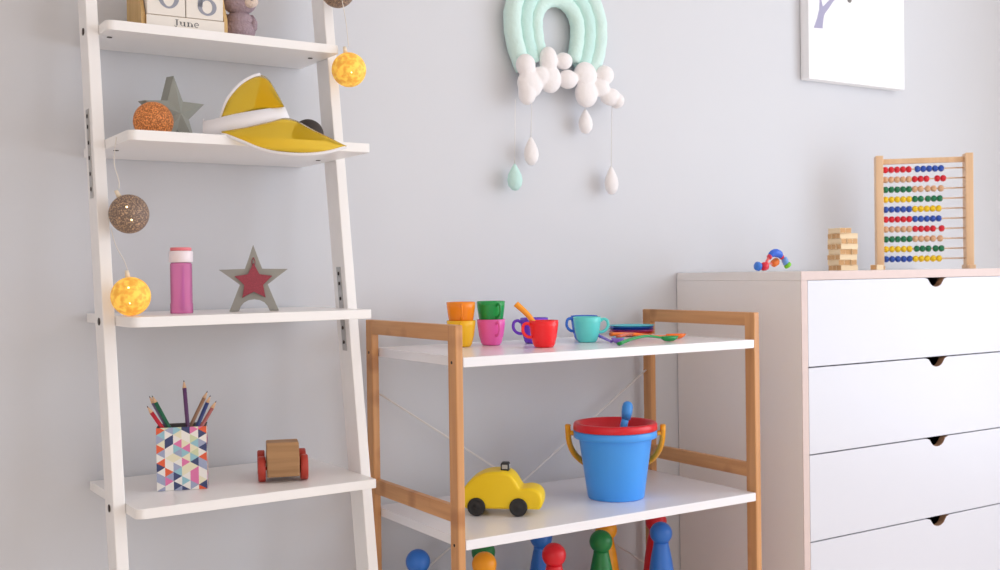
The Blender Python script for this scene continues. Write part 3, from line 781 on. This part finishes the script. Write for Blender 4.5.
for f in b.bm.faces: f.smooth = len(f.verts) < 6
b.build('car_body', M['taxi'], tx)
for x in (0.0, 0.082):
    for s in (-1, 1):
        w = MB(); w.lathe([(0, 0), (0.0150, 0), (0.0175, 0.002), (0.0175, 0.010), (0.0150, 0.012), (0.0135, 0.0108), (0.004, 0.0108), (0.003, 0.0125), (0, 0.0125)], 32, 0, Matrix.Translation((x, s*0.0265, 0.0176)) @ Matrix.Rotation(-s*PI/2, 4, 'X'))
        w.build('wheel', M['tyre'], tx)
b = MB(); b.box(0.045, 0.062, -0.011, 0.011, 0.0825, 0.0990, 0.003); sg = b.build('roof_sign', M['tyre'], tx)
M['sign'] = mat('grey_sign', (176, 176, 180), 0.5)
MB().box(0.0619, 0.0624, -0.007, 0.007, 0.0875, 0.0955).build('sign_face', M['sign'], sg)
MB().box(0.048, 0.059, -0.0114, -0.0109, 0.0875, 0.0955).build('sign_face', M['sign'], sg)

# ------------------------------------------------------------------ toy bucket
M['blue_plastic'] = plastic('blue_plastic', (72, 164, 252), 0.35)
M['red_plastic'] = plastic('red_plastic', (222, 30, 44), 0.3)
M['orange_plastic'] = plastic('orange_plastic', (240, 164, 20), 0.35)
bx, by = 1.4175, 1.7990
bk = thing('toy_bucket', 'blue toy bucket with an orange handle on the lower rack shelf', 'bucket', (bx, by, shz2), math.radians(-38))
MB().lathe([(0, 0.004), (0.052, 0.004), (0.054, 0), (0.0575, 0), (0.0590, 0.003), (0.0760, 0.124), (0.0762, 0.1245), (0.0850, 0.1250), (0.0866, 0.1265), (0.0866, 0.1390), (0.0850, 0.1405),
            (0.0790, 0.1405), (0.0750, 0.132), (0.0570, 0.0075), (0.054, 0.0060), (0, 0.0060)], 64).build('bucket_body', M['blue_plastic'], bk)
for s in (-1, 1):
    MB().tube([(s*0.083, 0, 0.132), (s*0.094, 0, 0.134)], [0.0050, 0.0050], 14).build('handle_pin', M['orange_plastic'], bk)
P = []
for i in range(29):
    a = PI*i/28
    P.append(Vector((0.0985*math.cos(a), 0.080*math.sin(a)*0.92, 0.140-0.098*math.sin(a)**0.75 if math.sin(a) > 0 else 0.140)))
P = [Vector((P[0].x, -0.002, 0.1500))]+P+[Vector((P[-1].x, -0.002, 0.1500))]
MB().tube(P, 0.0060, 12, flat=1.3).build('bucket_handle', M['orange_plastic'], bk)
sv = MB().lathe([(0.0865, 0.1410), (0.0878, 0.1425), (0.0872, 0.1530), (0.0850, 0.1560), (0.0790, 0.1566), (0.0745, 0.1535), (0.0700, 0.1300), (0.0640, 0.112), (0.0, 0.110),
                 (0, 0.108), (0.0650, 0.1095), (0.0708, 0.1285), (0.0735, 0.1415)], 64, close=False).build('toy_sieve', M['red_plastic'], None, (bx, by, shz2))
tag(sv, 'red plastic sand sieve set into the rim of the blue bucket', 'sand toy')
sc_ = thing('toy_shovel', 'blue plastic shovel handle sticking up out of the red rimmed bucket', 'toy shovel', (1.444, 1.804, shz2+0.1115), 0)
MB().tube([(0.000, 0.004, 0.006), (0.004, 0.0035, 0.036), (0.0085, 0.003, 0.050)], [0.0075, 0.0080, 0.0075], 16).build('shaft', M['blue_plastic'], sc_)
MB().tube([(0.0085, 0.003, 0.046), (0.0115, 0.0028, 0.060), (0.0135, 0.0026, 0.0735), (0.014, 0.0026, 0.0775)], [0.0090, 0.0115, 0.0115, 0.007], 18).ball((0.0136, 0.0026, 0.0735), 0.0110, 18).build('grip', M['blue_plastic'], sc_)
b = MB(); b.box(-0.026, 0.026, -0.0015, 0.0015, 0.0, 0.008, 0.001, 0, T((0, 0.004, 0), -0.5)); b.build('blade', M['blue_plastic'], sc_)

# ------------------------------------------------------------------ skittles on the third shelf
M['pin_blue'] = mat('blue_painted_wood', (48, 116, 206), 0.38); M['pin_red'] = mat('red_painted_wood_pin', (220, 24, 40), 0.38)
M['pin_green'] = mat('green_painted_wood', (18, 120, 56), 0.38); M['pin_yellow'] = mat('amber_painted_wood', (246, 160, 16), 0.38)
def skittle(x, y, m, label):
    g = thing('skittle', label, 'skittle', (x, y, shz[2]+e_), 0, 'wooden skittles on the bottom shelf')
    MB().lathe([(0, 0), (0.0335, 0), (0.0355, 0.002), (0.0360, 0.012), (0.0350, 0.045), (0.0320, 0.090), (0.0275, 0.135), (0.0225, 0.170), (0.0185, 0.190), (0.0165, 0.199), (0.0160, 0.204), (0, 0.206)], 40).build('pin_body', m, g)
    MB().ball((0, 0, 0.2235), 0.0243, 36).build('pin_head', m, g)
skittle(1.012, 1.918, M['pin_blue'], 'blue skittle with a round head, far left under the rack')
skittle(1.1085, 1.824, M['pin_yellow'], 'yellow skittle standing left, in front of a green skittle')
skittle(1.1560, 1.905, M['pin_green'], 'green skittle mostly hidden behind the left yellow skittle')
skittle(1.3230, 1.9400, M['pin_blue'], 'blue skittle behind the red one, its head under the shelf')
skittle(1.2598, 1.8022, M['pin_red'], 'red skittle standing in front of the middle blue skittle')
skittle(1.404, 1.835, M['pin_green'], 'green skittle standing in front of a yellow skittle')
skittle(1.4790, 1.914, M['pin_yellow'], 'yellow skittle almost hidden behind the right green skittle')
skittle(1.5553, 1.8188, M['pin_blue'], 'blue skittle at far right in front of a red skittle')
skittle(1.6190, 1.910, M['pin_red'], 'red skittle behind the far right blue skittle')

# ------------------------------------------------------------------ abacus on the chest
AR = math.radians(-45)
ab = thing('abacus', 'wooden abacus with ten rows of coloured beads on the chest', 'abacus', (2.4810, 1.8345, CT+0.0003), AR)
M['abw'] = wood('beech_frame', (222, 182, 140), (238, 202, 164), 'z', 0.5, 0.5)
AW, AH = 0.240, 0.300
for s in (-1, 1):
    x = s*(AW/2-0.0095)
    MB().box(x-0.0095, x+0.0095, -0.022, 0.022, 0.0, AH, 0.0015).build('upright', M['abw'], ab)
    MB().box(x-0.0085, x+0.0085, -0.048, -0.0223, 0.0, 0.010, 0.001).build('foot', M['abw'], ab)
    MB().box(x-0.0085, x+0.0085, 0.0223, 0.048, 0.0, 0.010, 0.001).build('foot', M['abw'], ab)
MB().box(-AW/2+0.0192, AW/2-0.0192, -0.006, 0.006, AH-0.022, AH-0.008, 0.0015).build('top_bar', M['abw'], ab)
bc = {'r': mat('red_bead', (222, 28, 48), 0.35), 'b': mat('blue_bead', (40, 84, 184), 0.35), 'n': mat('natural_bead', (226, 180, 140), 0.45), 'g': mat('green_bead', (20, 122, 80), 0.35), 'y': mat('yellow_bead', (248, 206, 24), 0.35)}
bmesh_b = {k: None for k in bc}
xi = -AW/2+0.0192; bead_r = 0.0086
rows = [('rrrrrbbbbb', {5: 0.007}), ('nnnnnrrrrr', {8: 0.012}), ('gggggnnnnn', {7: 0.003, 9: 0.003}), ('yyyyyggggg', {7: 0.003}), ('bbbbbyyyyy', {}), ('rrrrrbbbbb', {}), ('nnnnnrrrrr', {9: 0.007}), ('gggggnnnnn', {9: 0.003}), ('yyyyyggggg', {5: 0.003, 8: 0.003}), ('bbbbbyyyyy', {})]
for i, (sq, gaps) in enumerate(rows):
    z = AH-0.0365-i*0.0262
    MB().tube([(-AW/2+0.0192, 0, z), (AW/2-0.0192, 0, z)], 0.0017, 8).build('rod', M['abw'], ab)
    x = xi+0.0072
    for j, c in enumerate(sq):
        x += gaps.get(j, 0)
        if bmesh_b[c] is None:
            mb = MB(); mb.lathe([(0.0018, -0.0068), (0.0045, -0.0068), (0.0073, -0.0048), (bead_r, -0.0016), (bead_r, 0.0016), (0.0073, 0.0048), (0.0045, 0.0068), (0.0018, 0.0068)], 18, 0, T((0, 0, 0), 0, 0, PI/2), close=True)
            o = mb.build('bead', bc[c], ab); bmesh_b[c] = o
        else:
            o = bmesh_b[c].copy(); col.objects.link(o); o.parent = ab
        o.location = (x, 0, z); x += 0.0146

# ------------------------------------------------------------------ wooden block tower
M['jenga'] = wood('pine_block', (228, 200, 160), (244, 222, 186), 'x', 0.6, 0.6, (170, 124, 84))
M['jenga_end'] = mat('pine_block_end', (206, 160, 110), 0.7, var=0.2, vscale=120)
bl, bw_, bh = 0.0500, 0.0160, 0.0128
b = MB(); b.box(-bl/2+0.0003, bl/2-0.0003, -bw_/2, bw_/2, 0, bh, 0.0007); b.box(-bl/2, -bl/2+0.0003, -bw_/2+0.001, bw_/2-0.001, 0.001, bh-0.001, 0, 1); b.box(bl/2-0.0003, bl/2, -bw_/2+0.001, bw_/2-0.001, 0.001, bh-0.001, 0, 1)
proto = None
# right face of the tower looks to the camera's right; tower yaw
TR = math.radians(-(49.7)+36)
tc_ = Vector((2.139, 1.812, CT+0.0003))
ordn = ['bottom', 'second', 'third', 'fourth', 'fifth', 'sixth', 'seventh', 'top']
posn = ['nearest', 'middle', 'farthest']
rj = random.Random(5)
for L in range(8):
    a = TR+(PI/2 if L % 2 else 0)+rj.uniform(-0.09, 0.09)
    off = Vector((rj.uniform(-0.0015, 0.0015), rj.uniform(-0.0015, 0.0015), 0))
    for k in range(3):
        if L == 7 and k == 2: continue
        d = Vector((-math.sin(a), math.cos(a), 0))*(k-1)*0.0166
        if L % 2: d = -d
        sl = Vector((math.cos(a), math.sin(a), 0))*rj.uniform(-0.002, 0.002)
        p = tc_+off+d+sl+Vector((0, 0, L*(bh+0.0001)))
        lab = f'{posn[k]} small wooden block in the {ordn[L]} layer of the block tower'
        if proto is None:
            proto = b.build('wooden_block', [M['jenga'], M['jenga_end']], None, p, a); o = proto
        else:
            o = proto.copy(); col.objects.link(o); o.location = p; o.rotation_euler = (0, 0, a)
        tag(o, lab, 'toy block', 'blocks of the wooden tower')
o = proto.copy(); col.objects.link(o); o.location = (2.246, 1.796, CT+0.0003); o.rotation_euler = (0, 0, math.radians(20))
tag(o, 'loose wooden block lying at the left foot of the abacus', 'toy block', 'loose block')

# ------------------------------------------------------------------ twisty rattle
rt = thing('rattle_toy', 'small arched rattle of blue, red, orange and green plastic segments', 'rattle', (1.868, 1.78, CT+0.0003), math.radians(-6))
rt.scale = (0.86, 1, 1)
def seg(a, c, r, rgb, n='segment'):
    a, c = Vector(a), Vector(c); d = (c-a)
    P = [a+d*f for f in (0, 0.08, 0.2, 0.5, 0.8, 0.92, 1)]
    MB().tube(P, [r*0.35, r*0.72, r*0.93, r, r*0.93, r*0.72, r*0.35], 18).build(n, plastic('rattle_plastic', rgb, 0.25), rt)
seg((-0.061, 0, 0.0145), (-0.044, 0, 0.0105), 0.0105, (60, 128, 226))
seg((-0.045, -0.004, 0.0105), (-0.024, -0.004, 0.0140), 0.0100, (226, 40, 66))
P = smooth_curve([(-0.026, 0, 0.018), (-0.021, 0, 0.026), (-0.015, 0, 0.032)], 6); MB().tube(P, 0.0035, 10).build('joint', plastic('pink_cord', (240, 110, 110)), rt)
seg((-0.017, 0, 0.030), (-0.010, 0, 0.037), 0.0065, (220, 50, 70))
P = smooth_curve([(-0.013, 0, 0.036), (0.002, 0, 0.0425), (0.018, 0, 0.0405), (0.026, 0, 0.034)], 6)
n_ = len(P); MB().tube(P, [0.0095*math.sin(PI*(0.12+0.76*i/(n_-1)))**0.6 for i in range(n_)], 18).build('segment', plastic('rattle_plastic', (50, 106, 222), 0.25), rt)
seg((0.024, 0, 0.037), (0.031, 0, 0.030), 0.0065, (214, 40, 60))
seg((0.006, 0.012, 0.016), (0.026, 0.010, 0.026), 0.0095, (250, 130, 50))
P = smooth_curve([(-0.024, 0.002, 0.018), (-0.008, 0.008, 0.019), (0.008, 0.012, 0.018)], 6); MB().tube(P, 0.0025, 8).build('joint', plastic('pink_cord', (246, 150, 140)), rt)
seg((0.034, 0, 0.033), (0.043, -0.002, 0.014), 0.0080, (120, 170, 236))
seg((0.040, -0.004, 0.018), (0.046, -0.006, 0.0098), 0.0095, (130, 214, 52))

# ------------------------------------------------------------------ rainbow wall hanging
M['mint'] = [mat('mint_felt', c, 0.95, spec=0.1, bump=0.7, bscale=60, bdist=0.004) for c in ((214, 240, 234), (200, 234, 227), (212, 240, 233))]
M['white_felt'] = mat('white_felt', (244, 240, 240), 0.95, spec=0.1, bump=0.6, bscale=50, bdist=0.004)
yw = W-0.024
rb_ = thing('rainbow_wall_hanging', 'stuffed mint rainbow wall hanging with white clouds and hanging drops', 'wall hanging', (1.4405, yw, 1.558))
for k, (r, tr) in enumerate(((0.1200, 0.0205), (0.0880, 0.0190), (0.0580, 0.0170))):
    P = []
    low = {0: -0.105, 1: -0.09, 2: -0.08}[k]
    for i in range(8): 
        f = i/8; P.append((-(r-0.030*(1-f)**2*(r/0.12)), 0, low+(0-low)*f))
    for i in range(25):
        a = PI-PI*i/24; P.append((r*math.cos(a), 0, r*math.sin(a)*1.02))
    for i in range(8):
        f = (i+1)/8; P.append(((r-0.030*f**2*(r/0.12)), 0, low*f))
    MB().tube(P, [tr*(1+0.035*math.sin(i*2.3+k)) for i in range(len(P))], 18, flat=0.95).build('rainbow_band', M['mint'][k], rb_)
def W2(u, v):      # position on the hanging's own grid
    u -= 4.0
    return ((u-556)/363.0+0.0, (26-v)/443.0-0.006+(u-556)*0.00018)
def puffs(L, name='cloud'):
    b = MB()
    for u, v, ru, rv in L:
        x, z = W2(u, v); b.ball((x, -0.020, z), (ru/390.0, 0.019, rv/443.0), 24)
    o = b.build(name, M['white_felt'], rb_)
    q = o.modifiers.new('merge', 'REMESH'); q.mode = 'VOXEL'; q.voxel_size = 0.0022; q.use_smooth_shade = True
    q = o.modifiers.new('soften', 'SMOOTH'); q.factor = 0.6; q.iterations = 5
    return o
puffs([(524, 65, 9, 11), (528, 83, 12.5, 14), (525, 92, 8, 12), (546, 60, 8.5, 14), (547.5, 78, 11, 14), (538, 76, 9, 10), (561, 60, 8.5, 8.5)])
puffs([(565, 78, 10, 9.5), (583, 73, 11.5, 13), (584, 92, 11.5, 14), (603, 73, 9.5, 10), (598, 86, 10, 9), (609, 95, 10.5, 9), (616, 99, 6.5, 8)])
for u, v, h, top, mm, lab in ((515.5, 173, 27, 98, M['mint'][1], 'mint drop'), (531.5, 148, 29, 98, M['white_felt'], None), (586.5, 119, 26, 100, M['white_felt'], None), (613, 180, 30, 103, M['white_felt'], None)):
    x, z = W2(u, v); hh = h/443.0/2
    b = MB(); b.lathe([(0, -hh), (0.008, -hh*0.93), (0.0155, -hh*0.62), (0.0178, -hh*0.25), (0.0160, hh*0.12), (0.0105, hh*0.5), (0.0045, hh*0.82), (0, hh)], 24, 0, T((x, -0.006, z)) @ Matrix.Diagonal((1, 0.8, 1, 1)))
    d = b.build('drop', mm, rb_)
    if lab: d['label'] = 'mint green drop'
    x2, z2 = W2(u, top)
    MB().tube([(x, -0.006, z+hh-0.001), (x, -0.012, z2)], 0.0009, 6).build('string', M['wire'], d)

# ------------------------------------------------------------------ canvas picture
PX0, PX1, PZ0, PZ1 = 2.255, 2.647, 1.506, 2.02
pc = thing('wall_picture', 'white frameless canvas with a violet branch drawing on the wall', 'picture', (PX0, W-0.031, PZ0))
MB().box(0, PX1-PX0, 0, 0.029, 0, PZ1-PZ0, 0.0012).build('canvas', mat('white_canvas', (250, 250, 252), 0.8), pc)
ox, oz = PX0, PZ0
def cv(u, v): return (2.2735+0.00389*(u-814)-ox, 1.6438+(27-v)*0.00259+(u-814)*0.00042-oz)
left = [(814.2, 27.7), (817.7, 17.5), (819.8, 9.0), (820.2, 0.0), (819.6, -14), (815, -34), (808, -52)]
fork_l = [(809.6, -52), (817, -34), (822.0, -14), (822.2, 0.0), (823.5, 5.8)]
fork_r = [(826, 3.2), (829.1, 0.0), (839, -12), (852, -30), (866, -52)]
right = [(868, -51), (855, -27), (843, -8), (834.4, 0.0), (828.5, 8.6), (825.0, 13.5), (823.9, 18.5), (823, 28.3)]
b = MB(); b.prism([cv(*q) for q in left+fork_l+fork_r+right], -0.0006, -0.0001, 'y')
b.build('branch_drawing', mat('violet_print', (170, 168, 196), 0.8), pc)
b = MB()
b.lathe([(0, 0), (0.009, 0), (0.009, 0.0005), (0, 0.0005)], 20, 0, T((2.4168-ox, -0.0001, 1.7345-oz), 0, PI/2, 0)); b.build('printed_dot', mat('grey_print', (134, 130, 128), 0.8), pc)

# ------------------------------------------------------------------ output look
scn.view_settings.view_transform = 'Standard'
scn.view_settings.look = 'None'
scn.view_settings.exposure = -0.15
scn.view_settings.gamma = 1.0
scn.view_settings.use_curve_mapping = False
scn.cycles.max_bounces = 10
scn.cycles.diffuse_bounces = 6
scn.cycles.transparent_max_bounces = 12
scn.cycles.sample_clamp_indirect = 4.0
